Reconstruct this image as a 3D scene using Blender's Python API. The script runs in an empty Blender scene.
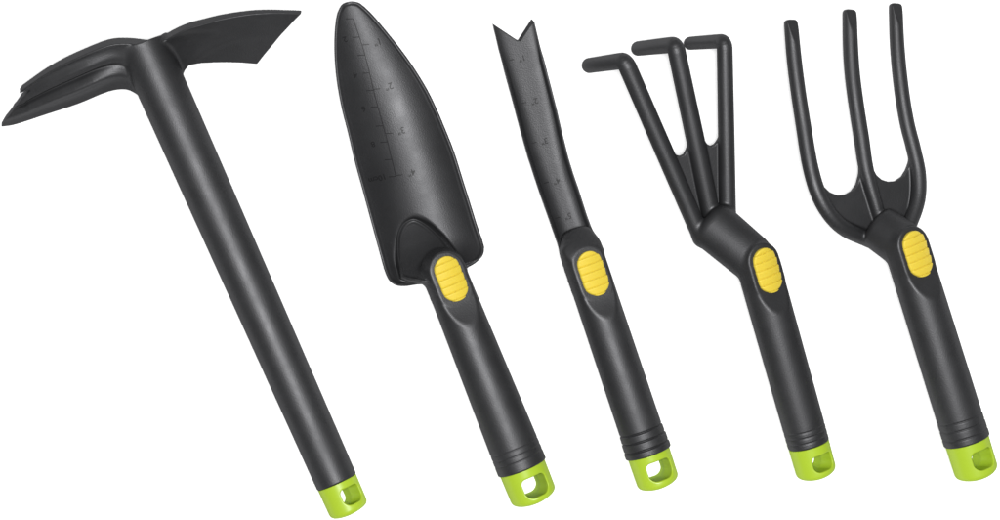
import bpy, math
import numpy as np
from mathutils import Vector

# ------------------------------------------------------------------ camera, world, lamps, exposure
S = 0.0006                    # metres per unit (one unit is about one photograph pixel)
H = 2500.0                    # camera height in units
ZREF = 25.0                   # height at which 1000 units span the frame
scene = bpy.context.scene
COL = scene.collection

cam_d = bpy.data.cameras.new('camera')
cam = bpy.data.objects.new('camera', cam_d)
COL.objects.link(cam)
cam.location = (0, 0, H * S)
cam_d.sensor_width = 36.0
cam_d.lens = 36.0 * (H - ZREF) / 1000.0
cam_d.clip_start = 0.01
cam_d.clip_end = 50
scene.camera = cam

world = bpy.data.worlds.new('World')
scene.world = world
world.use_nodes = True
bg = world.node_tree.nodes['Background']
bg.inputs[0].default_value = (1.0, 1.0, 1.0, 1)
bg.inputs[1].default_value = 0.15


def area(name, loc, target, sx, sy, power, col=(1, 1, 1)):
    d = bpy.data.lights.new(name, 'AREA')
    d.shape = 'RECTANGLE'
    d.size, d.size_y = sx, sy
    d.energy = power
    d.color = col
    o = bpy.data.objects.new(name, d)
    COL.objects.link(o)
    o.location = loc
    o.rotation_euler = (Vector(target) - Vector(loc)).to_track_quat('-Z', 'Y').to_euler()
    return o


area('overhead_softbox', (0.05, -0.03, 1.65), (0.02, 0, 0), 0.36, 0.36, 35)

scene.view_settings.view_transform = 'Standard'
scene.view_settings.look = 'None'
scene.view_settings.exposure = 0.0
scene.view_settings.gamma = 1.0


# ------------------------------------------------------------------ materials
def mat(name, base, rough, spec=0.5, grain=0.0, scale=900.0, coat=0.0, mottling=0.0, emit=0.0, sss=0.0):
    m = bpy.data.materials.new(name)
    m.use_nodes = True
    nt = m.node_tree
    b = nt.nodes['Principled BSDF']
    b.inputs['Base Color'].default_value = (*base, 1)
    b.inputs['Roughness'].default_value = rough
    b.inputs['Specular IOR Level'].default_value = spec
    b.inputs['Coat Weight'].default_value = coat
    if sss:
        b.inputs['Subsurface Weight'].default_value = sss
        b.inputs['Subsurface Radius'].default_value = (0.004, 0.004, 0.002)
        b.inputs['Subsurface Scale'].default_value = 1.0
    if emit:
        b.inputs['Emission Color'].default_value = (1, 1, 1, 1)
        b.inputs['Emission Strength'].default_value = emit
    tc = nt.nodes.new('ShaderNodeTexCoord')
    if grain:
        n = nt.nodes.new('ShaderNodeTexNoise')
        n.inputs['Scale'].default_value = scale
        n.inputs['Detail'].default_value = 3
        nt.links.new(tc.outputs['Object'], n.inputs['Vector'])
        bp = nt.nodes.new('ShaderNodeBump')
        bp.inputs['Strength'].default_value = grain
        bp.inputs['Distance'].default_value = 0.0004
        nt.links.new(n.outputs['Fac'], bp.inputs['Height'])
        nt.links.new(bp.outputs['Normal'], b.inputs['Normal'])
    if mottling:
        n2 = nt.nodes.new('ShaderNodeTexNoise')
        n2.inputs['Scale'].default_value = 45
        n2.inputs['Detail'].default_value = 5
        nt.links.new(tc.outputs['Object'], n2.inputs['Vector'])
        mr = nt.nodes.new('ShaderNodeMapRange')
        mr.inputs['From Min'].default_value = 0.3
        mr.inputs['From Max'].default_value = 0.7
        mr.inputs['To Min'].default_value = rough - mottling
        mr.inputs['To Max'].default_value = rough + mottling
        nt.links.new(n2.outputs['Fac'], mr.inputs['Value'])
        nt.links.new(mr.outputs['Result'], b.inputs['Roughness'])
    return m


def moulded(name, base, gloss, rough, tint, grain, scale, mottling):
    """micro-textured moulded plastic: a matte body with a constant soft sheen"""
    m = bpy.data.materials.new(name)
    m.use_nodes = True
    nt = m.node_tree
    nt.nodes.remove(nt.nodes['Principled BSDF'])
    out = nt.nodes['Material Output']
    df = nt.nodes.new('ShaderNodeBsdfDiffuse')
    df.inputs['Color'].default_value = (*base, 1)
    gl = nt.nodes.new('ShaderNodeBsdfGlossy')
    gl.inputs['Color'].default_value = (*tint, 1)
    mx = nt.nodes.new('ShaderNodeMixShader')
    mx.inputs[0].default_value = gloss
    nt.links.new(df.outputs[0], mx.inputs[1])
    nt.links.new(gl.outputs[0], mx.inputs[2])
    nt.links.new(mx.outputs[0], out.inputs['Surface'])
    tc = nt.nodes.new('ShaderNodeTexCoord')
    n = nt.nodes.new('ShaderNodeTexNoise')
    n.inputs['Scale'].default_value = scale
    n.inputs['Detail'].default_value = 3
    nt.links.new(tc.outputs['Object'], n.inputs['Vector'])
    bp = nt.nodes.new('ShaderNodeBump')
    bp.inputs['Strength'].default_value = grain
    bp.inputs['Distance'].default_value = 0.0004
    nt.links.new(n.outputs['Fac'], bp.inputs['Height'])
    nt.links.new(bp.outputs['Normal'], gl.inputs['Normal'])
    nt.links.new(bp.outputs['Normal'], df.inputs['Normal'])
    n2 = nt.nodes.new('ShaderNodeTexNoise')
    n2.inputs['Scale'].default_value = 40
    n2.inputs['Detail'].default_value = 6
    n2.inputs['Roughness'].default_value = 0.65
    nt.links.new(tc.outputs['Object'], n2.inputs['Vector'])
    mr = nt.nodes.new('ShaderNodeMapRange')
    mr.inputs['From Min'].default_value = 0.3
    mr.inputs['From Max'].default_value = 0.7
    mr.inputs['To Min'].default_value = rough - mottling
    mr.inputs['To Max'].default_value = rough + mottling
    nt.links.new(n2.outputs['Fac'], mr.inputs['Value'])
    nt.links.new(mr.outputs['Result'], gl.inputs['Roughness'])
    return m


M_BLACK = moulded('black_moulded_plastic', (0.0136, 0.0138, 0.0146), 0.054, 0.5, (0.97, 0.97, 1.0), 0.3, 1500, 0.06)
M_MARK = moulded('embossed_plastic', (0.011, 0.011, 0.012), 0.024, 0.52, (1, 1, 1), 0.1, 1500, 0.05)
M_YELLOW = mat('yellow_rubber', (0.67, 0.51, 0.05), 0.5, 0.3, grain=0.1, scale=1500, sss=0.25)
M_GREEN = moulded('lime_green_plastic', (0.355, 0.505, 0.028), 0.034, 0.36, (1, 1, 1), 0.06, 900, 0.05)
M_TABLE = mat('white_acrylic_added_glow', (0.9, 0.9, 0.9), 0.6, 0.2, emit=0.32)  # emission is an added glow that keeps shadowed areas of the table white


# ------------------------------------------------------------------ coordinates
def P(px, py, z):
    k = (H - z) / (H - ZREF)
    return np.array([(px - 500.0) * k, (260.0 - py) * k, z])


def nrm(v):
    v = np.asarray(v, float)
    return v / np.linalg.norm(v)


class Plane:
    """a tilted plane with its own 2D frame, used for flat tool blades"""
    def __init__(self, org, e1, up, droop=None):
        self.droop = droop
        self.o = np.asarray(org, float)
        self.e1 = nrm(e1)
        self.e2 = nrm(np.asarray(up, float) - np.dot(up, self.e1) * self.e1)
        self.n = np.cross(self.e1, self.e2)
        if self.n[2] < 0:
            self.n = -self.n

    def trace(self, px, py):
        c = np.array([0, 0, H])
        d = np.array([px - 500.0, 260.0 - py, ZREF]) - c
        k = np.dot(self.o - c, self.n) / np.dot(d, self.n)
        r = c + k * d
        if self.droop:
            dz = self.droop(r[None])[0]
            f = (H - r[2] + dz) / (H - r[2])
            r = np.array([r[0] * f, r[1] * f, r[2]])
            r[2] = self.o[2] - ((r[:2] - self.o[:2]) @ self.n[:2]) / self.n[2]
        q = r - self.o
        return np.array([q @ self.e1, q @ self.e2])

    def loc(self, p):
        q = p - self.o
        if self.droop:
            q = q + np.stack([np.zeros(len(p)), np.zeros(len(p)), self.droop(p)], 1)
        return q @ self.e1, q @ self.e2, q @ self.n


# ------------------------------------------------------------------ distance functions
def smin(a, b, k):
    h = np.maximum(k - np.abs(a - b), 0) / k
    return np.minimum(a, b) - h * h * k * 0.25


def smax(a, b, k):
    return -smin(-a, -b, k)


def poly_d(x, y, pts):
    """signed distance to a closed 2D polygon (box distance when far away)"""
    pts = np.asarray(pts, float)
    (x0, y0), (x1, y1) = pts.min(0), pts.max(0)
    far = np.hypot(np.maximum(np.maximum(x0 - x, x - x1), 0), np.maximum(np.maximum(y0 - y, y - y1), 0))
    m = far < 14
    out = far
    if m.any():
        out[m] = poly_near(x[m], y[m], pts)
    return out


def poly_near(x, y, pts):
    d = np.full(x.shape, 1e18)
    ins = np.zeros(x.shape, bool)
    for (ax, ay), (bx, by) in zip(pts, np.roll(pts, -1, 0)):
        ex, ey = bx - ax, by - ay
        L2 = ex * ex + ey * ey
        if L2 < 1e-12:
            continue
        wx, wy = x - ax, y - ay
        t = np.clip((wx * ex + wy * ey) / L2, 0, 1)
        d = np.minimum(d, (wx - ex * t) ** 2 + (wy - ey * t) ** 2)
        if abs(ey) > 1e-12:
            c = ((ay > y) != (by > y)) & (x < ex * (y - ay) / ey + ax)
            ins ^= c
    d = np.sqrt(d)
    return np.where(ins, -d, d)


def spline(pts, n=8):
    """Catmull-Rom through the points (any dimension)"""
    p = np.asarray(pts, float)
    e = np.vstack([2 * p[0] - p[1], p, 2 * p[-1] - p[-2]])
    out = []
    for i in range(len(p) - 1):
        a, b, c, d = e[i:i + 4]
        for j in range(n):
            t = j / n
            out.append(0.5 * (2 * b + (c - a) * t + (2 * a - 5 * b + 4 * c - d) * t * t + (3 * b - a - 3 * c + d) * t ** 3))
    out.append(p[-1])
    return np.array(out)


def tube_d(p, path):
    """round tube along a polyline of (x, y, z, radius)"""
    r = path[:, 3].max()
    lo, hi = path[:, :3].min(0) - r, path[:, :3].max(0) + r
    far = np.linalg.norm(np.maximum(np.maximum(lo - p, p - hi), 0), axis=1)
    m = far < 14
    if m.any():
        far[m] = tube_near(p[m], path)
    return far


def tube_near(p, path):
    d = np.full(len(p), 1e9)
    for a, b in zip(path[:-1], path[1:]):
        e = b[:3] - a[:3]
        w = p - a[:3]
        t = np.clip((w @ e) / (e @ e), 0, 1)
        r = a[3] + (b[3] - a[3]) * t
        d = np.minimum(d, np.linalg.norm(w - t[:, None] * e, axis=1) - r)
    return d


def oval_tube_d(p, a, b, side, hw0, hh0, hw1, hh1, soft_a=5, soft_b=5):
    """straight bar of elliptic section between a and b with flat ends"""
    e = b - a
    L = np.linalg.norm(e)
    e = e / L
    s = nrm(side - np.dot(side, e) * e)
    u = np.cross(e, s)
    w = p - a
    t = w @ e
    f = np.clip(t / L, 0, 1)
    hw = hw0 + (hw1 - hw0) * f
    hh = hh0 + (hh1 - hh0) * f
    x, y = w @ s, w @ u
    k = np.sqrt((x / hw) ** 2 + (y / hh) ** 2)
    g = np.sqrt((x / hw ** 2) ** 2 + (y / hh ** 2) ** 2) + 1e-9
    d = (k - 1) * np.maximum(k, 1e-4) / g
    d = np.where(k < 0.2, -np.minimum(hw, hh) * 0.8, d)
    return smax(smax(d, t - L, soft_b), -t, soft_a)


# ------------------------------------------------------------------ surface extraction (surface nets)
def grad(f, v, e=0.15):
    g = np.empty_like(v)
    for i in range(3):
        d = np.zeros(3)
        d[i] = e
        g[:, i] = (f(v + d) - f(v - d)) / (2 * e)
    return g


def spread(f):
    """evaluate a distance function in cache-sized pieces"""
    def g(p):
        return np.concatenate([f(q) for q in np.array_split(p, max(1, len(p) // 12000))])
    return g


def extract(f, lo, hi, h):
    f = spread(f)
    lo = np.asarray(lo, float)
    hi = np.asarray(hi, float)
    B = 4
    nb = np.ceil((hi - lo) / (h * B)).astype(int)
    n = nb * B + 1
    bi = np.stack(np.meshgrid(*[np.arange(k) for k in nb], indexing='ij'), -1).reshape(-1, 3)
    cd = f(lo + (bi + 0.5) * B * h)
    V = np.repeat(np.repeat(np.repeat(np.sign(cd).reshape(nb), B, 0), B, 1), B, 2).astype(np.float32)
    V = np.pad(V, ((0, 1), (0, 1), (0, 1)), mode='edge') * 50
    act = bi[np.abs(cd) < B * h * 0.87 * 1.25 + 0.4]
    off = np.stack(np.meshgrid(*[np.arange(B + 1)] * 3, indexing='ij'), -1).reshape(-1, 3)
    for c in range(0, len(act), 8000):
        idx = (act[c:c + 8000, None, :] * B + off[None]).reshape(-1, 3)
        V[idx[:, 0], idx[:, 1], idx[:, 2]] = f(lo + idx * h)
    s = V < 0
    allin = np.ones(n - 1, bool)
    anyin = np.zeros(n - 1, bool)
    cor = [(i, j, k) for i in (0, 1) for j in (0, 1) for k in (0, 1)]
    for i, j, k in cor:
        q = s[i:n[0] - 1 + i, j:n[1] - 1 + j, k:n[2] - 1 + k]
        allin &= q
        anyin |= q
    cells = np.argwhere(anyin & ~allin)
    cid = np.full(n - 1, -1, np.int32)
    cid[cells[:, 0], cells[:, 1], cells[:, 2]] = np.arange(len(cells))
    acc = np.zeros((len(cells), 3))
    cnt = np.zeros(len(cells))
    for a in cor:
        for ax in range(3):
            if a[ax]:
                continue
            b = list(a)
            b[ax] = 1
            va = V[cells[:, 0] + a[0], cells[:, 1] + a[1], cells[:, 2] + a[2]]
            vb = V[cells[:, 0] + b[0], cells[:, 1] + b[1], cells[:, 2] + b[2]]
            m = (va < 0) != (vb < 0)
            t = np.where(m, va / np.where(m, va - vb, 1), 0)
            q = np.array(a, float)[None].repeat(len(cells), 0)
            q[:, ax] = t
            acc += q * m[:, None]
            cnt += m
    v = lo + (cells + acc / cnt[:, None]) * h
    for _ in range(2):                                   # settle the vertices on the exact surface
        g = grad(f, v)
        g2 = np.maximum((g * g).sum(1), 0.25)
        st = (f(v) / g2)[:, None] * g
        ln = np.linalg.norm(st, axis=1, keepdims=True)
        v = v - st * np.minimum(1, 0.6 * h / np.maximum(ln, 1e-9))
    quads = []
    for ax in range(3):
        sl0 = [slice(None)] * 3
        sl1 = [slice(None)] * 3
        sl0[ax] = slice(0, -1)
        sl1[ax] = slice(1, None)
        e = s[tuple(sl0)] != s[tuple(sl1)]
        idx = np.argwhere(e)
        u, w = [(1, 2), (2, 0), (0, 1)][ax]
        ok = (idx[:, u] > 0) & (idx[:, w] > 0) & (idx[:, u] < n[u] - 1) & (idx[:, w] < n[w] - 1)
        idx = idx[ok]
        ins = s[idx[:, 0], idx[:, 1], idx[:, 2]]
        cs = []
        for du, dw in ((1, 1), (0, 1), (0, 0), (1, 0)):
            q = idx.copy()
            q[:, u] -= du
            q[:, w] -= dw
            cs.append(cid[q[:, 0], q[:, 1], q[:, 2]])
        qd = np.stack(cs, 1)
        qd[~ins] = qd[~ins][:, ::-1]
        quads.append(qd)
    return v, np.vstack(quads)


def make_mesh(name, v, quads, nv, material, parent, org):
    used, inv = np.unique(quads, return_inverse=True)
    q = inv.reshape(-1, 4)
    co = (v[used] - org) * S
    me = bpy.data.meshes.new(name)
    me.vertices.add(len(co))
    me.vertices.foreach_set('co', co.astype(np.float32).ravel())
    me.loops.add(q.size)
    me.loops.foreach_set('vertex_index', q.astype(np.int32).ravel())
    me.polygons.add(len(q))
    me.polygons.foreach_set('loop_start', np.arange(0, q.size, 4, dtype=np.int32))
    me.update(calc_edges=True)
    me.validate()
    me.polygons.foreach_set('use_smooth', np.ones(len(me.polygons), bool))
    if len(me.vertices) == len(used):
        me.normals_split_custom_set_from_vertices(nv[used].tolist())
    me.materials.append(material)
    o = bpy.data.objects.new(name, me)
    COL.objects.link(o)
    o.parent = parent
    return o


def fused(names, prims, combine, lo, hi, h, material, parent, org, zlift):
    """mesh the fused body once, then give each part its own piece of the surface"""
    def f(p):
        return combine(prims(p))
    v, q = extract(f, lo, hi, h)
    g = grad(spread(f), v, 0.25)
    nv = g / np.maximum(np.linalg.norm(g, axis=1, keepdims=True), 1e-9)
    ds = prims(v[q].mean(1))
    lab = np.argmin(np.stack(ds), 0)
    v2 = v + np.array([0, 0, zlift])
    out = {}
    for i, nm in enumerate(names):
        m = lab == i
        if m.sum() > 10:
            out.setdefault(nm, []).append(make_mesh(nm, v2, q[m], nv, material, parent, org))
    print(names[0], 'faces', len(q), 'min z', v[:, 2].min(), 'max z', v[:, 2].max())
    return out


def single(name, f, lo, hi, h, material, parent, org, zlift):
    v, q = extract(f, lo, hi, h)
    g = grad(spread(f), v, 0.25)
    nv = g / np.maximum(np.linalg.norm(g, axis=1, keepdims=True), 1e-9)
    print(name, 'faces', len(q), 'min z', v[:, 2].min())
    return make_mesh(name, v + np.array([0, 0, zlift]), q, nv, material, parent, org)


def thing(name, label, cat, org):
    o = bpy.data.objects.new(name, None)
    o.empty_display_size = 0.02
    COL.objects.link(o)
    o.location = Vector((org * S).tolist())
    o['label'] = label
    o['category'] = cat
    return o


# ------------------------------------------------------------------ the grip shared by the five tools
class Grip:
    """frame of a handle: t runs along the axis towards the cap, p sideways, q upwards"""
    def __init__(self, a, n0, t0, z0, t1, z1, roll):
        a = nrm(a)
        n = np.array([a[1], -a[0]])
        ax = lambda t: n * n0 + a * t
        A0 = P(*ax(t0), z0)
        A1 = P(*ax(t1), z1)
        self.t1 = t1
        self.A1 = A1
        self.st = np.linalg.norm(A1 - A0) / (t1 - t0)
        self.a3 = nrm(A1 - A0)
        n3 = np.array([n[0], -n[1], 0.0])
        self.n3 = nrm(n3 - np.dot(n3, self.a3) * self.a3)
        self.u3 = np.cross(self.a3, self.n3)
        if self.u3[2] < 0:
            self.u3 = -self.u3
        self.c, self.s = math.cos(math.radians(roll)), math.sin(math.radians(roll))

    def loc(self, p):
        w = p - self.A1
        return w @ self.a3 / self.st + self.t1, w @ self.n3, w @ self.u3

    def rolled(self, p):
        t, x, y = self.loc(p)
        return t, x * self.c - y * self.s, x * self.s + y * self.c

    def point(self, t, p=0, q=0):
        return self.A1 + (t - self.t1) * self.st * self.a3 + p * self.n3 + q * self.u3

    def body(self, p, t0, R0, t_end, R1, grooves=(), depth=0.9, steps=0.0, soft0=3.0):
        t, x, y = self.loc(p)
        R = R0 + (R1 - R0) * np.clip((t - t0) / (t_end - t0), 0, 1)
        for g in grooves:
            R = R - depth * np.exp(-((t - g) / 0.75) ** 2) + steps / (1 + np.exp(-np.clip((t - g) * 3, -40, 40)))
        d = np.hypot(x, y) - R
        d = smax(d, (t - t_end) * self.st, 1.6)
        return smax(d, (t0 - t) * self.st, soft0)

    def facet(self, d, p, hflat, t2, tb, R, tu, Rp, slope, soft=1.6):
        """cut the flat seat of the thumb pad into the grip"""
        t, x, y = self.rolled(p)
        f = np.clip((t - t2) / (tb - t2), 0, 1.6)
        g = hflat + (R - hflat) * f ** 1.5
        r2 = np.hypot(np.minimum(t - tu, 0), x)
        over = np.where(t < tu, np.maximum(r2 - Rp, 0), 0)
        g = g - slope * (np.sqrt(over * over + 4) - 2)
        return smax(d, (y - g) * 0.88, soft)

    def island(self, p, tc, hl, hw, hflat, low=-2.0):
        """raised oblong seat round the thumb pad"""
        t, x, y = self.rolled(p)
        d2 = np.hypot(np.maximum(np.abs(t - tc) - (hl - hw), 0), x) - hw
        d2 = d2 - 0.28 * (hflat - y)
        d = smax(d2 * 0.95, y - hflat, 2.2)
        return np.maximum(d, low - y)

    def pad(self, p, tc, hl, hw, hflat, rise):
        t, x, y = self.rolled(p)
        d2 = np.hypot(np.maximum(np.abs(t - tc) - (hl - hw), 0), x) - hw
        ph = (t - tc) / 7.6 + 0.25
        fr = ph - np.floor(ph)
        top = hflat + rise - 0.013 * x * x + 1.3 * (1 - fr)
        top = top - 0.7 * np.exp(-((np.minimum(fr, 1 - fr)) * 7.6 / 0.7) ** 2)
        d2 = d2 + 0.5 * fr
        d = smax(d2, (y - top) * 0.9, 1.8)
        return np.maximum(d, hflat - 2.5 - y)

    def cap(self, p, t0, t_end, R, hole_t0, hole_t1, hw):
        t, x, y = self.loc(p)
        bow = 0.006 * x * x
        d = np.hypot(x, y) - (R - 0.012 * np.maximum(t - t0, 0))
        d = smax(d, (t - t_end + bow) * self.st, 5.0)
        d = np.maximum(d, t0 - t)
        t, x, y = self.rolled(p)
        w = hw - 2.2 * (1 - np.minimum(np.abs(y) / R, 1)) ** 1.0
        tm, th = 0.5 * (hole_t0 + hole_t1), 0.5 * (hole_t1 - hole_t0)
        rc = np.where(t > tm, th * 0.86, th * 0.5)
        qx = np.abs(x) - w + rc
        qt = np.abs(t - tm) - th + rc
        hd = np.hypot(np.maximum(qx, 0), np.maximum(qt, 0)) + np.minimum(np.maximum(qx, qt), 0) - rc
        return smax(d, -hd, 1.8)

    def box(self, t0, t1, r):
        a, b = self.point(t0), self.point(t1)
        return np.minimum(a, b) - r, np.maximum(a, b) + r


RES = 0.8


def add_cap(g, root, org, lift, t0, t1, R, h0, h1, hw):
    lo, hi = g.box(t0 - 2, t1 + 3, R + 3)
    return single('end_cap', lambda p: g.cap(p, t0, t1, R, h0, h1, hw), lo, hi, 0.6, M_GREEN, root, org, lift)


def add_pad(g, root, org, lift, tc, hl, hw, hflat, rise):
    c = g.point(tc)
    return single('thumb_pad', lambda p: g.pad(p, tc, hl, hw, hflat, rise), c - 36, c + 36, 0.5, M_YELLOW, root, org, lift)


# ------------------------------------------------------------------ the setting: a white tabletop with a glow added to wash out shadows
me = bpy.data.meshes.new('tabletop')
w_, d_, h_ = 1.3, 0.95, 0.03
vs = [(x * w_, y * d_, z) for z in (-h_, 0) for x, y in ((-1, -1), (1, -1), (1, 1), (-1, 1))]
me.from_pydata(vs, [], [(3, 2, 1, 0), (4, 5, 6, 7), (0, 1, 5, 4), (1, 2, 6, 5), (2, 3, 7, 6), (3, 0, 4, 7)])
me.materials.append(M_TABLE)
tb = bpy.data.objects.new('tabletop', me)
COL.objects.link(tb)
tb['kind'] = 'structure'


# ------------------------------------------------------------------ 1: hand mattock
def build_mattock():
    g = Grip((0.406, 0.914), 112.0, 110, 42, 612, 22, 34)
    org = np.array([*g.point(612)[:2], 0.0])
    root = thing('hand_mattock', 'black hand mattock with a forked blade opposite a wide hoe blade', 'garden tool', org)

    # hoe blade
    o = P(190, 63, 37)
    pr = Plane(o, (1, 0.0, 0.0), (0, 0.74, 0.67), lambda p: 27 * np.clip((p[:, 0] + 315) / 125, 0, 1.1) ** 1.7)
    out_r = [(152, 49), (158, 45), (170, 37), (186, 29.5), (201, 25), (217, 20.6), (232, 17.5), (248, 15), (263, 13.7), (280, 13.4),
             (301.6, 14), (294, 21.5), (288, 28), (280, 36.5), (273, 45), (264.5, 55), (257, 64.5), (242, 63.2), (230, 62.8), (217, 62.8),
             (201.5, 63.5), (189, 65), (186, 68.5), (183.5, 72), (176, 84), (160, 82)]
    out_r = [*spline(out_r[:11], 4), *spline(out_r[11:17], 4), *spline(out_r[17:21], 4), *out_r[21:]]
    pol_r = np.array([pr.trace(*q) for q in out_r])
    rib_a = spline([pr.trace(*q) for q in ((176, 76), (190, 64), (204, 52), (222, 43), (248, 37), (275, 36))], 4)
    rib_b = spline([pr.trace(*q) for q in ((160, 42), (176, 37), (195, 33.5), (215, 33))], 4)
    s_tip = pr.trace(285, 30)[0]
    s_base = pr.trace(165, 50)[0]

    def line_d(s, v, pl):
        d = np.full(s.shape, 1e18)
        for a, b in zip(pl[:-1], pl[1:]):
            e = b - a
            t = np.clip(((s - a[0]) * e[0] + (v - a[1]) * e[1]) / (e @ e), 0, 1)
            d = np.minimum(d, (s - a[0] - e[0] * t) ** 2 + (v - a[1] - e[1] * t) ** 2)
        return np.sqrt(d)

    def hoe(p):
        s, v, w = pr.loc(p)
        f = np.clip((s - s_base) / (s_tip - s_base), 0, 1)
        T = 12 - 6 * f
        bend = 0.0 * f
        w = w + T / 2 - bend
        da = line_d(s, v, rib_a)
        db = line_d(s, v, rib_b)
        w = w - 1.1 * np.exp(-(da / 4.5) ** 2) * (1 - f) - 0.9 * np.exp(-(db / 4) ** 2) * (1 - f)
        return smax(poly_d(s, v, pol_r), np.abs(w) - T / 2, 0.9)

    # forked blade
    o2 = P(118, 91, 41)
    pl = Plane(o2, (-0.945, -0.327, 0.0), (-0.327 * 0.82, 0.945 * 0.82, 0.574),
               lambda p: 32 * np.clip((-375 - p[:, 0]) / 125, 0, 1.1) ** 1.6)
    ridge = [(151, 47.5), (145, 45.5), (129, 43.8), (111, 44.7), (92, 51), (69, 61), (46, 73), (22, 89), (19.2, 93)]
    lower = [(1, 128), (15.5, 125.6), (46.5, 115.6), (77.5, 105.4), (102, 95.2), (112, 91.8), (120, 90.4), (128, 90.8), (137, 95), (146, 95), (153, 80), (154.5, 62)]
    edge_t = spline(ridge[:-1], 5)
    edge_b = spline(lower[:9], 5)
    out_l = [*edge_t, ridge[-1], (30, 90.2), (21.7, 97.7), (13, 110), (6, 118), *edge_b, *lower[9:]]
    pol_l = np.array([pl.trace(*q) for q in out_l])
    r2 = np.array([pl.trace(*q) for q in [*edge_t, ridge[-1]]])
    l2 = np.array([pl.trace(*q) for q in edge_b])
    r2 = r2[np.argsort(r2[:, 0])]
    l2 = l2[np.argsort(l2[:, 0])]
    s_t = pl.trace(12, 110)[0]
    s_h = pl.trace(137, 68)[0]

    def fork(p):
        s, v, w = pl.loc(p)
        top = np.interp(s, r2[:, 0], r2[:, 1])
        bot = np.interp(s, l2[:, 0], l2[:, 1])
        f = np.clip((top - v) / np.maximum(top - bot, 5), -0.2, 1.2)
        k = np.clip((s_t - s) / 70, 0, 1)
        c = 3.6 * k * np.exp(-((f - 0.27) / 0.11) ** 2) - 2.8 * np.clip((s_t - s) / 15 + 0.4, 0, 1) * np.exp(-((f - 0.43) / 0.045) ** 2) \
            + (1.5 + 4.0 * k) * np.exp(-((f - 0.62) / 0.12) ** 2) - 2.0 * np.clip((f - 0.7) / 0.3, 0, 1) ** 1.3 \
            + 1.6 * np.exp(-((f - 0.02) / 0.035) ** 2) + 1.2 * k * np.exp(-((f - 0.36) / 0.03) ** 2)
        c = c * np.clip((s - s_h) / 45, 0.1, 1)
        T = 9 + 4.5 * k
        w = w + T / 2 - c
        return smax(poly_d(s, v, pol_l) * 0.95, (np.abs(w) - T / 2) * 0.8, 0.9)

    def prims(p):
        return [g.body(p, 98.5, 25.2, 577, 21.2, soft0=1.2), fork(p), hoe(p)]

    def comb(d):
        return smin(smin(d[0], d[1], 3.5), d[2], 5)

    lo = np.array([-510, -245, -30.0])
    hi = np.array([-128, 260, 105.0])
    lift = -1.8
    fused(['handle', 'forked_blade', 'hoe_blade'], prims, comb, lo, hi, RES, M_BLACK, root, org, lift)
    add_cap(g, root, org, lift, 577.2, 611, 20.6, 584.5, 602, 11.2)


# ------------------------------------------------------------------ engraved marks on a blade
def marks(name, height, strokes, texts, parent, org, lift, raise_=0.35, material=None):
    vs, fs = [], []

    def stroke(pts, w):
        pts = np.asarray(pts, float)
        L = np.linalg.norm(np.diff(pts, axis=0), axis=1).sum()
        n = max(2, int(L / 2))
        d = np.concatenate([[0], np.cumsum(np.linalg.norm(np.diff(pts, axis=0), axis=1))])
        q = np.stack([np.interp(np.linspace(0, L, n), d, pts[:, i]) for i in (0, 1)], 1)
        tg = np.gradient(q, axis=0)
        tg /= np.linalg.norm(tg, axis=1, keepdims=True)
        nn = np.stack([-tg[:, 1], tg[:, 0]], 1)
        base = len(vs)
        for i in range(n):
            for sd, dz in ((1, -0.6), (1, raise_), (-1, raise_), (-1, -0.6)):
                x, y = q[i] + nn[i] * sd * w / 2
                vs.append((x, y, height(np.array([x]), np.array([y]))[0] + dz + lift))
        for i in range(n - 1):
            a, b = base + i * 4, base + i * 4 + 4
            for k in range(3):
                fs.append((a + k, a + k + 1, b + k + 1, b + k))
        fs.append((base + 3, base + 2, base + 1, base))
        e = base + (n - 1) * 4
        fs.append((e, e + 1, e + 2, e + 3))

    for pts, w in strokes:
        stroke(pts, w)
    dg = bpy.context.evaluated_depsgraph_get()
    for txt, x, y, ang, size in texts:
        cu = bpy.data.curves.new('lettering', 'FONT')
        cu.body = txt
        cu.size = size
        cu.align_x = 'CENTER'
        cu.align_y = 'CENTER'
        cu.extrude = 0.3
        cu.offset = 0.12
        ob = bpy.data.objects.new('lettering', cu)
        COL.objects.link(ob)
        dg.update()
        tm = ob.evaluated_get(dg).to_mesh()
        ca, sa = math.cos(ang), math.sin(ang)
        base = len(vs)
        for q in tm.vertices:
            X = x + q.co.x * ca - q.co.y * sa
            Y = y + q.co.x * sa + q.co.y * ca
            vs.append((X, Y, height(np.array([X]), np.array([Y]))[0] + q.co.z - 0.3 + raise_ + 0.05 + lift))
        for pl in tm.polygons:
            fs.append([base + i for i in pl.vertices])
        ob.evaluated_get(dg).to_mesh_clear()
        bpy.data.objects.remove(ob)
        bpy.data.curves.remove(cu)
    me = bpy.data.meshes.new(name)
    me.from_pydata([tuple(((np.array(q) - org) * S).tolist()) for q in vs], [], fs)
    me.materials.append(material or M_MARK)
    o = bpy.data.objects.new(name, me)
    COL.objects.link(o)
    o.parent = parent
    return o


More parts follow.
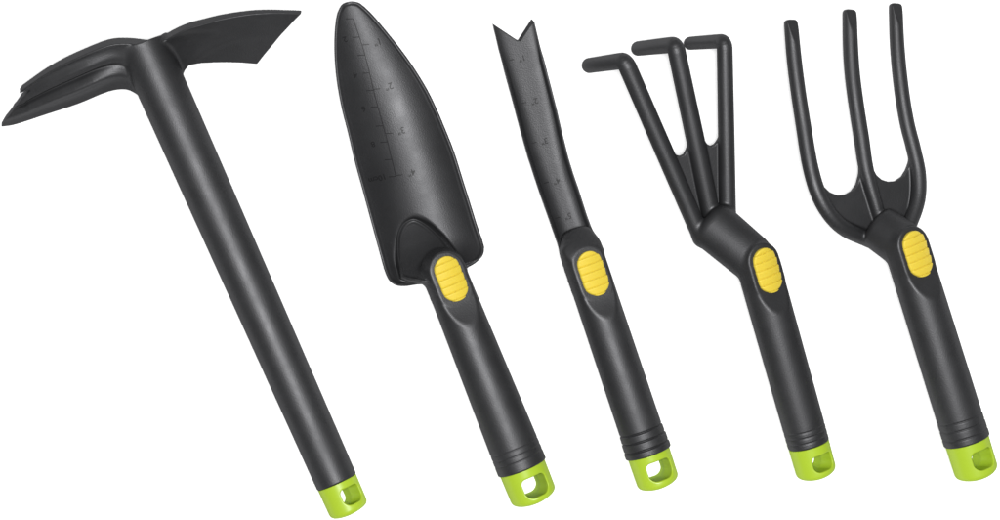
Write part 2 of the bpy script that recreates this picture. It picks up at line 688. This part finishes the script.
# ------------------------------------------------------------------ 2: trowel
def build_trowel():
    g = Grip((0.372, 0.928), 310.8, 425, 46, 664, 27, 17)
    org = np.array([*g.point(664)[:2], 0.0])
    root = thing('hand_trowel', 'black hand trowel with a deep pointed scoop blade marked with a depth scale', 'garden tool', org)
    left = [(350, 1.2), (345, 2.6), (340.8, 5.8), (336.6, 16), (334.8, 34), (334.8, 55), (337, 80), (342, 107.7), (348.3, 132), (355, 160), (363, 189), (370.8, 217.7), (378.5, 246), (384.5, 268)]
    right = [(350, 1.2), (355.5, 1.6), (360.8, 4), (371.5, 13.8), (387, 32), (402, 51), (414.6, 69), (427, 89.5), (436.5, 109), (445.4, 130), (454, 152), (463, 180.8), (470, 203), (476.5, 224), (482, 240)]
    base = [(484, 247), (483, 254), (478.5, 260), (470, 266), (450, 273.5), (428, 281), (411, 285.2), (398.5, 285.4), (390.8, 281), (387, 275)]
    to = lambda l: np.array([P(x, y, 26)[:2] for x, y in l])
    Lp, Rp_ = spline(to(left), 4), spline(to(right), 4)
    out = np.vstack([Lp, spline(to(base), 4)[::-1], Rp_[::-1]])
    tip = P(350, 1, 26)[:2]
    ax = nrm(P(435, 270, 26)[:2] - tip)
    nn = np.array([-ax[1], ax[0]])          # to the right side of the blade
    if nn[0] < 0:
        nn = -nn
    sv = lambda q: ((q - tip) @ ax, (q - tip) @ nn)
    ls, lv = sv(Lp)
    rs, rv = sv(Rp_)
    o1, o2 = np.argsort(ls), np.argsort(rs)
    ls, lv, rs, rv = ls[o1], lv[o1], rs[o2], rv[o2]
    s_end = 288.0

    def height(x, y):
        s = (x - tip[0]) * ax[0] + (y - tip[1]) * ax[1]
        v = (x - tip[0]) * nn[0] + (y - tip[1]) * nn[1]
        l = np.interp(s, ls, lv)
        r = np.interp(s, rs, rv)
        c, hw = 0.5 * (l + r), np.maximum(0.5 * (r - l), 4)
        f = np.clip((v - c) / hw, -1.15, 1.15)
        dp = 23 * np.clip((s + 4) / 170, 0, 1) ** 0.75
        fl = smin(np.abs(f), 1 - 3.0 / hw * np.clip(hw / 14, 0, 1), 0.06)
        h = 6 + dp * fl ** 2.1 - 0.20 * (v - c)
        h = h + 14 * np.clip(1 - s / 190, 0, 1) ** 2
        b = np.clip((s - (s_end - 37)) / 34, 0, 1.0)
        return h + 15 * b ** 2.2 * np.exp(-(np.clip(np.abs(f) - 0.6, 0, 1) / 0.5) ** 2)

    def slope(x, y):
        e = 0.4
        h = height(x, y)
        return h, 1 / np.sqrt(1 + ((height(x + e, y) - h) / e) ** 2 + ((height(x, y + e) - h) / e) ** 2)

    def blade(p):
        x, y, z = p[:, 0], p[:, 1], p[:, 2]
        h, c = slope(x, y)
        pd = poly_d(x, y, out)
        sh = smax(pd, (np.abs(z - h) * c - 1.6), 1.0)
        bead = np.hypot(pd + 1.6, (z - h - 1.0) * 0.9) - 1.5
        return smin(sh, bead, 1.5)

    top = lambda x, y: height(x, y) + 1.6 / slope(x, y)[1]
    tongue = [(403, 277), (398, 260), (396.5, 244), (398, 232), (403, 222.5), (412, 217.5), (420, 219.5), (430, 226), (442, 237), (452, 250), (464, 268), (456, 284), (440, 286), (424, 282), (409, 279)]
    tongue = [*spline(tongue[:9], 6), *tongue[9:]]
    tong = np.array([P(x, y, 20)[:2] for x, y in tongue])
    top_pt = P(411, 217, 16)[:2]
    end_pt = P(447, 262, 16)[:2]
    td = nrm(end_pt - top_pt)
    tl = np.linalg.norm(end_pt - top_pt)

    def neck(p):
        x, y, z = p[:, 0], p[:, 1], p[:, 2]
        u = ((x - top_pt[0]) * td[0] + (y - top_pt[1]) * td[1]) / tl
        hb = height(x, y)
        pd = poly_d(x, y, tong) - 2.0
        dome = 0.75 * hb + 3.0 + 35 * np.clip(u, 0.0, 1.0) ** 1.25 + 0.35 * np.clip(-pd, 0, 8) + 3.4 * np.exp(-((pd + 3.2) / 1.9) ** 2)
        return smax(smax(pd, (z - dome) * 0.62, 5), (hb - 1 - z) * 0.6, 2)

    hf, tc = 14.0, 425.5

    def prims(p):
        b = g.body(p, 402, 21.5, 628, 25.6, grooves=(605.5, 611.5, 617.5), depth=0.42, soft0=14)
        b = smin(b, neck(p), 5)
        b = g.facet(b, p, hf, tc + 19, tc + 47, 21.8, tc - 8, 19.5, 0.85)
        b = smin(b, g.island(p, tc + 1, 28.8, 18.2, hf), 1.5)
        return [b, blade(p)]

    def comb(d):
        return smin(d[0], d[1], 3.5)

    lo = np.array([-176, -240, -8.0])
    hi = np.array([62, 264, 85.0])
    lift = -2.2
    parts = fused(['handle', 'scoop_blade'], prims, comb, lo, hi, 0.7, M_BLACK, root, org, lift)
    add_cap(g, root, org, lift, 628.2, 664.0, 23.8, 637, 657.5, 13.2)
    add_pad(g, root, org, lift, tc, 23.3, 13.8, hf, 4.2)

    # depth scale: centimetre ticks on one side of the line, inch ticks on the other, figures read from the tip
    line = spline([(353.4, 19.5), (362, 44.6), (369, 70.6), (375, 96), (384.6, 131), (390, 152), (396, 176.5)], 4)
    strokes = [([P(x, y, 10)[:2] for x, y in line], 0.9)]
    xat = lambda y: np.interp(y, line[:, 1], line[:, 0])
    cm = [19.5, 37.7, 55.4, 73.2, 90.5, 107, 125.8, 142, 159.5, 177]
    texts = []
    bang = math.atan2(ax[1], ax[0]) + math.pi / 2          # baseline across the blade, upside down for the gardener
    for i, y in enumerate(cm):
        yy = min(y, 176.5)
        x = xat(yy)
        strokes.append(([P(x - 7, yy + 0.6, 10)[:2], P(x, yy, 10)[:2]], 0.9))
        if i % 2 == 1:
            q = P(x - (14 if i < 9 else 18), yy + 2.5, 10)
            texts.append((str(i + 1) if i < 9 else '10cm', q[0], q[1], bang + math.pi, 8.0))
    for i, y in enumerate((45.5, 89.6, 133.9, 175.6)):
        x = xat(y)
        strokes.append(([P(x, y, 10)[:2], P(x + 7, y - 0.8, 10)[:2]], 0.9))
        q = P(x + 15.5, y - 3.5, 10)
        texts.append((str(i + 1) + '"', q[0], q[1], bang + math.pi, 9.5))
    marks('depth_scale', top, strokes, texts, parts['scoop_blade'][0], org, lift)


# ------------------------------------------------------------------ 3: weeder
def build_weeder():
    g = Grip((0.318, 0.948), 470.9, 446, 41, 670, 23.5, 16)
    org = np.array([*g.point(670)[:2], 0.0])
    root = thing('hand_weeder', 'slim black hand weeder with a long narrow channel blade ending in a V notch', 'garden tool', org)
    left = [(492.3, 23), (495.5, 36), (498.5, 49), (506, 76), (513.8, 104.6), (520.5, 130), (527.7, 156), (533.5, 174), (539.4, 192), (549, 219), (559, 248), (566, 268)]
    right = [(534.8, 21.5), (540, 44), (546, 67.7), (551.5, 89), (557, 110.8), (562.5, 135), (568.3, 158.5), (573, 174), (578.5, 190), (586, 214), (594.7, 238), (604, 262)]
    to = lambda l: np.array([P(x, y, 24)[:2] for x, y in l])
    Lp, Rp_ = to(left), to(right)
    out = np.vstack([Lp, Rp_[::-1], to([(531.7, 17.5), (517.5, 39.4)])])
    tip = P(513.5, 20, 24)[:2]
    ax = nrm(P(577, 243, 24)[:2] - tip)
    nn = np.array([-ax[1], ax[0]])
    if nn[0] < 0:
        nn = -nn
    ls, lv = (Lp - tip) @ ax, (Lp - tip) @ nn
    rs, rv = (Rp_ - tip) @ ax, (Rp_ - tip) @ nn

    vee = to([(517.5, 39.4), (531.7, 17.5)])
    ve = vee[1] - vee[0]

    def height(x, y):
        s = (x - tip[0]) * ax[0] + (y - tip[1]) * ax[1]
        v = (x - tip[0]) * nn[0] + (y - tip[1]) * nn[1]
        l = np.interp(s, ls, lv)
        r = np.interp(s, rs, rv)
        c, hw = 0.5 * (l + r), 0.5 * (r - l)
        f = np.clip((v - c) / hw, -1.15, 1.15)
        k = np.clip(s / 170, 0, 1)
        return 14 + (2.4 + 4.5 * k) * np.abs(f) ** (5.5 - 2.6 * k) - 0.15 * (v - c) + 10 * np.clip((s - 60) / 180, 0, 1) ** 1.5

    def slope(x, y):
        e = 0.4
        h = height(x, y)
        return h, 1 / np.sqrt(1 + ((height(x + e, y) - h) / e) ** 2 + ((height(x, y + e) - h) / e) ** 2)

    def blade(p):
        x, y, z = p[:, 0], p[:, 1], p[:, 2]
        h, c = slope(x, y)
        pd = poly_d(x, y, out)
        sh = smax(pd, np.abs(z - h) * c - 2.2, 1.0)
        t = ((x - vee[0, 0]) * ve[0] + (y - vee[0, 1]) * ve[1]) / (ve @ ve)
        dv = np.abs((x - vee[0, 0]) * ve[1] - (y - vee[0, 1]) * ve[0]) / np.linalg.norm(ve) + 60 * np.clip(0.04 - t, 0, 1)
        sh = smax(sh, (z - h - 2.2 + 0.8 * (3.2 - dv)) * 0.75, 0.4)
        s = (x - tip[0]) * ax[0] + (y - tip[1]) * ax[1]
        bead = np.hypot(pd + 1.5, (z - h - 2.0) * 0.9) - 1.9 + 3 * np.clip((45 - s) / 25, 0, 1)
        return smin(sh, bead, 1.2)

    hf, tc = 13.5, 446.5
    c0 = g.point(418)
    up = g.point(405, 0, -9)

    def prims(p):
        b = g.body(p, 411, 21.2, 635.5, 22.0, grooves=(611, 619.5, 628.5), depth=1.3, steps=0.55, soft0=12)
        nk = oval_tube_d(p, g.point(432, 1.2, -4), g.point(401, 0.8, -13), g.n3, 19.6, 20, 16.5, 14, 5, 12)
        b = smin(b, nk, 6)
        b = g.facet(b, p, hf, tc + 19, tc + 46, 21.4, tc - 8, 18.5, 0.8)
        b = smin(b, g.island(p, tc + 1, 28.0, 17.8, hf), 1.5)
        return [b, blade(p)]

    def comb(d):
        return smin(d[0], d[1], 2.5)

    lo = np.array([-20, -222, -8.0])
    hi = np.array([190, 250, 80.0])
    lift = -2.6
    parts = fused(['handle', 'notched_blade'], prims, comb, lo, hi, RES, M_BLACK, root, org, lift)
    add_cap(g, root, org, lift, 635.7, 670.5, 21.6, 643, 662.5, 13.2)
    add_pad(g, root, org, lift, tc, 22.8, 13.6, hf, 4.2)

    top = lambda x, y: height(x, y) + 2.2 / slope(x, y)[1]
    bang = math.atan2(ax[1], ax[0]) + math.pi / 2
    for i, (x, y) in enumerate(((519, 58), (531.5, 101), (541.5, 141), (553.5, 181), (565, 216))):
        q = P(x + 3, y, 18)
        tick = ([P(x - 10, y + 2.6, 18)[:2], P(x - 5, y + 1.2, 18)[:2]], 0.8)
        marks('depth_mark', top, [tick], [(str(i + 1) + '"', q[0], q[1], bang + math.pi, 8.5)],
              parts['notched_blade'][0], org, lift, raise_=0.2)


# ------------------------------------------------------------------ 4: cultivator
def build_cultivator():
    g = Grip((0.271, 0.9625), 658.2, 466, 56, 678, 24, 25)
    org = np.array([*g.point(678)[:2], 0.0])
    root = thing('hand_cultivator', 'black hand cultivator with a cranked neck and three straight tines bent over at the tips', 'garden tool', org)
    J = g.point(459)
    N = P(706, 219.5, 40)
    side = nrm(np.cross(N - J, [0, 0, 1.0]))

    def tine(leg, zs, rl, bend, zb, tip, zt, rt):
        pts = [np.append(P(*leg[0], zs[0]), rl[0]), np.append(P(*leg[1], zs[1]), rl[1])]
        b = P(*bend, zb)
        t = P(*tip, zt)
        a = pts[-1][:3]
        fil = []
        for f in np.linspace(0, 1, 7):                    # rounded elbow
            p0, p2 = b + (a - b) * min(1, 7.5 / np.linalg.norm(a - b)), b + (t - b) * 7.5 / np.linalg.norm(t - b)
            q = (1 - f) ** 2 * p0 + 2 * f * (1 - f) * b + f * f * p2
            fil.append(np.append(q, rl[1] + (rt - rl[1]) * (0.2 + 0.5 * f)))
        return np.array(pts[:1] + [pts[0] + (np.append(fil[0][:3], rl[1]) - pts[0]) * 0.5] + fil + [np.append(t, rt)])

    tines = [tine(((702, 238), (636, 84)), (42, 88), (9.0, 9.2), (624.5, 60.5), 95, (589.5, 65.5), 15, 7.7),
             tine(((711, 212), (680, 68)), (38, 80), (9.2, 9.2), (675.5, 44.5), 85, (638.5, 48.5), 11, 7.4),
             tine(((728, 214), (726, 70)), (34, 68), (8.3, 8.1), (724.5, 41), 72, (690.5, 43.3), 9, 6.7)]
    web_px = [(700, 238), (664, 150), (671, 146), (674, 152), (677.5, 155.5), (681, 156.5), (684.5, 155), (686.5, 151.5), (689, 146), (692, 138), (700, 136), (706, 142), (708.5, 145), (712, 146.3), (715, 145), (717.5, 142), (720, 138), (724, 130), (728, 135), (729, 218)]
    wpl = Plane(P(705, 180, 45), P(727, 150, 47) - P(667, 155, 64), P(695, 120, 64) - P(712, 212, 34))
    wpoly = np.array([wpl.trace(*q) for q in web_px])

    def web(p):
        s, v, w = wpl.loc(p)
        return smax(poly_d(s, v, wpoly), np.abs(w + 2.5) - 2.8, 1.2)

    hf, tc = 13.5, 466.0

    def prims(p):
        b = g.body(p, 450, 21.8, 646.5, 21.0, grooves=(629.5, 635, 640.5), depth=0.5, soft0=16)
        nk = oval_tube_d(p, J + (J - N) * 0.04, N, side, 23.0, 20, 25.0, 19, 14, 12)
        b = smin(b, nk, 3)
        b = g.facet(b, p, hf, tc + 17, tc + 45, 22.0, tc - 8, 18.2, 0.6)
        b = smin(b, g.island(p, tc + 1, 28.0, 18.0, hf), 1.5)
        return [b] + [tube_d(p, t) for t in tines] + [web(p)]

    def comb(d):
        t = smin(d[1], smin(d[2], d[3], 2), 2)
        return smin(d[0], smin(t, d[4], 2.0), 3.0)

    lo = np.array([68, -218, -5.0])
    hi = np.array([335, 245, 112.0])
    lift = -2.2
    fused(['handle', 'tine', 'tine', 'tine', 'web'], prims, comb, lo, hi, RES, M_BLACK, root, org, lift)
    add_cap(g, root, org, lift, 646.7, 679.5, 20.6, 656, 672.5, 11.8)
    add_pad(g, root, org, lift, tc, 22.5, 13.6, hf, 4.2)


# ------------------------------------------------------------------ 5: fork
def build_fork():
    g = Grip((0.298, 0.9545), 792.2, 512, 52, 745, 25, 24)
    org = np.array([*g.point(745)[:2], 0.0])
    root = thing('hand_fork', 'black hand fork with three long upright prongs with chiselled tips and a curved yoke', 'garden tool', org)

    def path(pts):
        return spline([np.append(P(x, y, zz + zt(x, y)), r) for x, y, zz, r in pts], 5)

    zt = lambda x, y: 33.0 - 0.42 * (0.9545 * x - 0.298 * y - 792.2)
    prongs = [
        path([(790.6, 12, 4.5, 6.9), (794.2, 55, 2, 7.4), (798.5, 90, 1, 7.5), (804, 126, 0, 7.6), (810.5, 165, 0, 7.8), (819, 194, 0, 7.8), (831, 215, -2, 7.8), (847, 229.5, -8, 8.0), (872, 240.5, -18, 8.0)]),
        path([(850, 2, 4.5, 7.0), (851, 45, 2, 7.6), (853, 75, 1, 7.7), (857, 106, 0, 7.7), (862, 138, 0, 7.7), (867, 170, -1, 7.4), (877.5, 208, -6, 6.6), (882, 224, -11, 6.6)]),
        path([(896, -4, 4.5, 6.9), (897.8, 45, 2, 7.3), (902, 88, 1, 7.4), (907.5, 122, 0, 7.4), (914.5, 150, 0, 7.4), (919.3, 175, 0, 7.5), (918.5, 200, 0, 7.5), (910, 224, 1, 7.6), (900, 238, 3, 7.6)]),
    ]
    cuts = []
    for pth in prongs:
        cn = nrm([0.50, 0.28, 0.82])
        td = nrm(pth[0, :3] - pth[3, :3])
        end = pth[0, :3] - 7.5 * td
        cuts.append((end + 2.2 * cn, cn, end, td))
    web_px = [(812, 168), (820, 178), (824, 186), (830, 192), (838, 195.3), (846, 195), (853, 191), (858, 184), (860.5, 174), (862.5, 160), (865, 150), (870, 160), (874.3, 170), (877, 175), (882, 179.5), (889, 181.8), (897, 181), (903.5, 176.5), (907.5, 170), (911, 161), (914, 150), (921, 165), (920, 200), (908, 232), (875, 246), (845, 230), (822, 205)]
    wpl = Plane(P(865, 165, zt(865, 165) - 3), P(915, 190, zt(915, 190)) - P(825, 195, zt(825, 195)), P(863, 160, zt(863, 160)) - P(880, 220, zt(880, 220) - 9))
    wp = np.array([wpl.trace(*q) for q in web_px])

    def prong(i, p):
        d = tube_d(p, prongs[i])
        o, n, e, td = cuts[i]
        return smax(smax(d, (p - e) @ td, 4.0), (p - o) @ n, 0.8)

    def web(p):
        a, b, w = wpl.loc(p)
        return smax(poly_d(a, b, wp), np.abs(w + 2.0) - 3.0, 1.2)

    J = g.point(506)
    N = P(876, 225, 34)
    side = nrm(np.cross(N - J, [0, 0, 1.0]))
    hf, tc = 14.0, 513.8

    def prims(p):
        b = g.body(p, 494, 22.2, 708.8, 23.0, grooves=(684.5, 692.5, 701.5), depth=0.7, steps=0.2, soft0=16)
        nk = oval_tube_d(p, J + (J - N) * 0.05, N, side, 23.5, 21, 22.5, 18, 12, 8)
        b = smin(b, nk, 3)
        b = g.facet(b, p, hf, tc + 17, tc + 46, 22.4, tc - 8, 18.8, 0.8)
        b = smin(b, g.island(p, tc + 1, 28.5, 18.4, hf), 1.5)
        return [b] + [prong(i, p) for i in range(3)] + [web(p)]

    def comb(d):
        t = smin(d[1], smin(d[2], d[3], 2), 2)
        return smin(d[0], smin(t, d[4], 3.0), 3.0)

    lo = np.array([278, -222, -5.0])
    hi = np.array([505, 262, 90.0])
    lift = -3.7
    fused(['handle', 'prong', 'prong', 'prong', 'web'], prims, comb, lo, hi, RES, M_BLACK, root, org, lift)
    add_cap(g, root, org, lift, 709.0, 746.0, 22.2, 718, 737, 12.4)
    add_pad(g, root, org, lift, tc, 23.3, 14.0, hf, 4.2)


build_mattock()
build_trowel()
build_weeder()
build_cultivator()
build_fork()
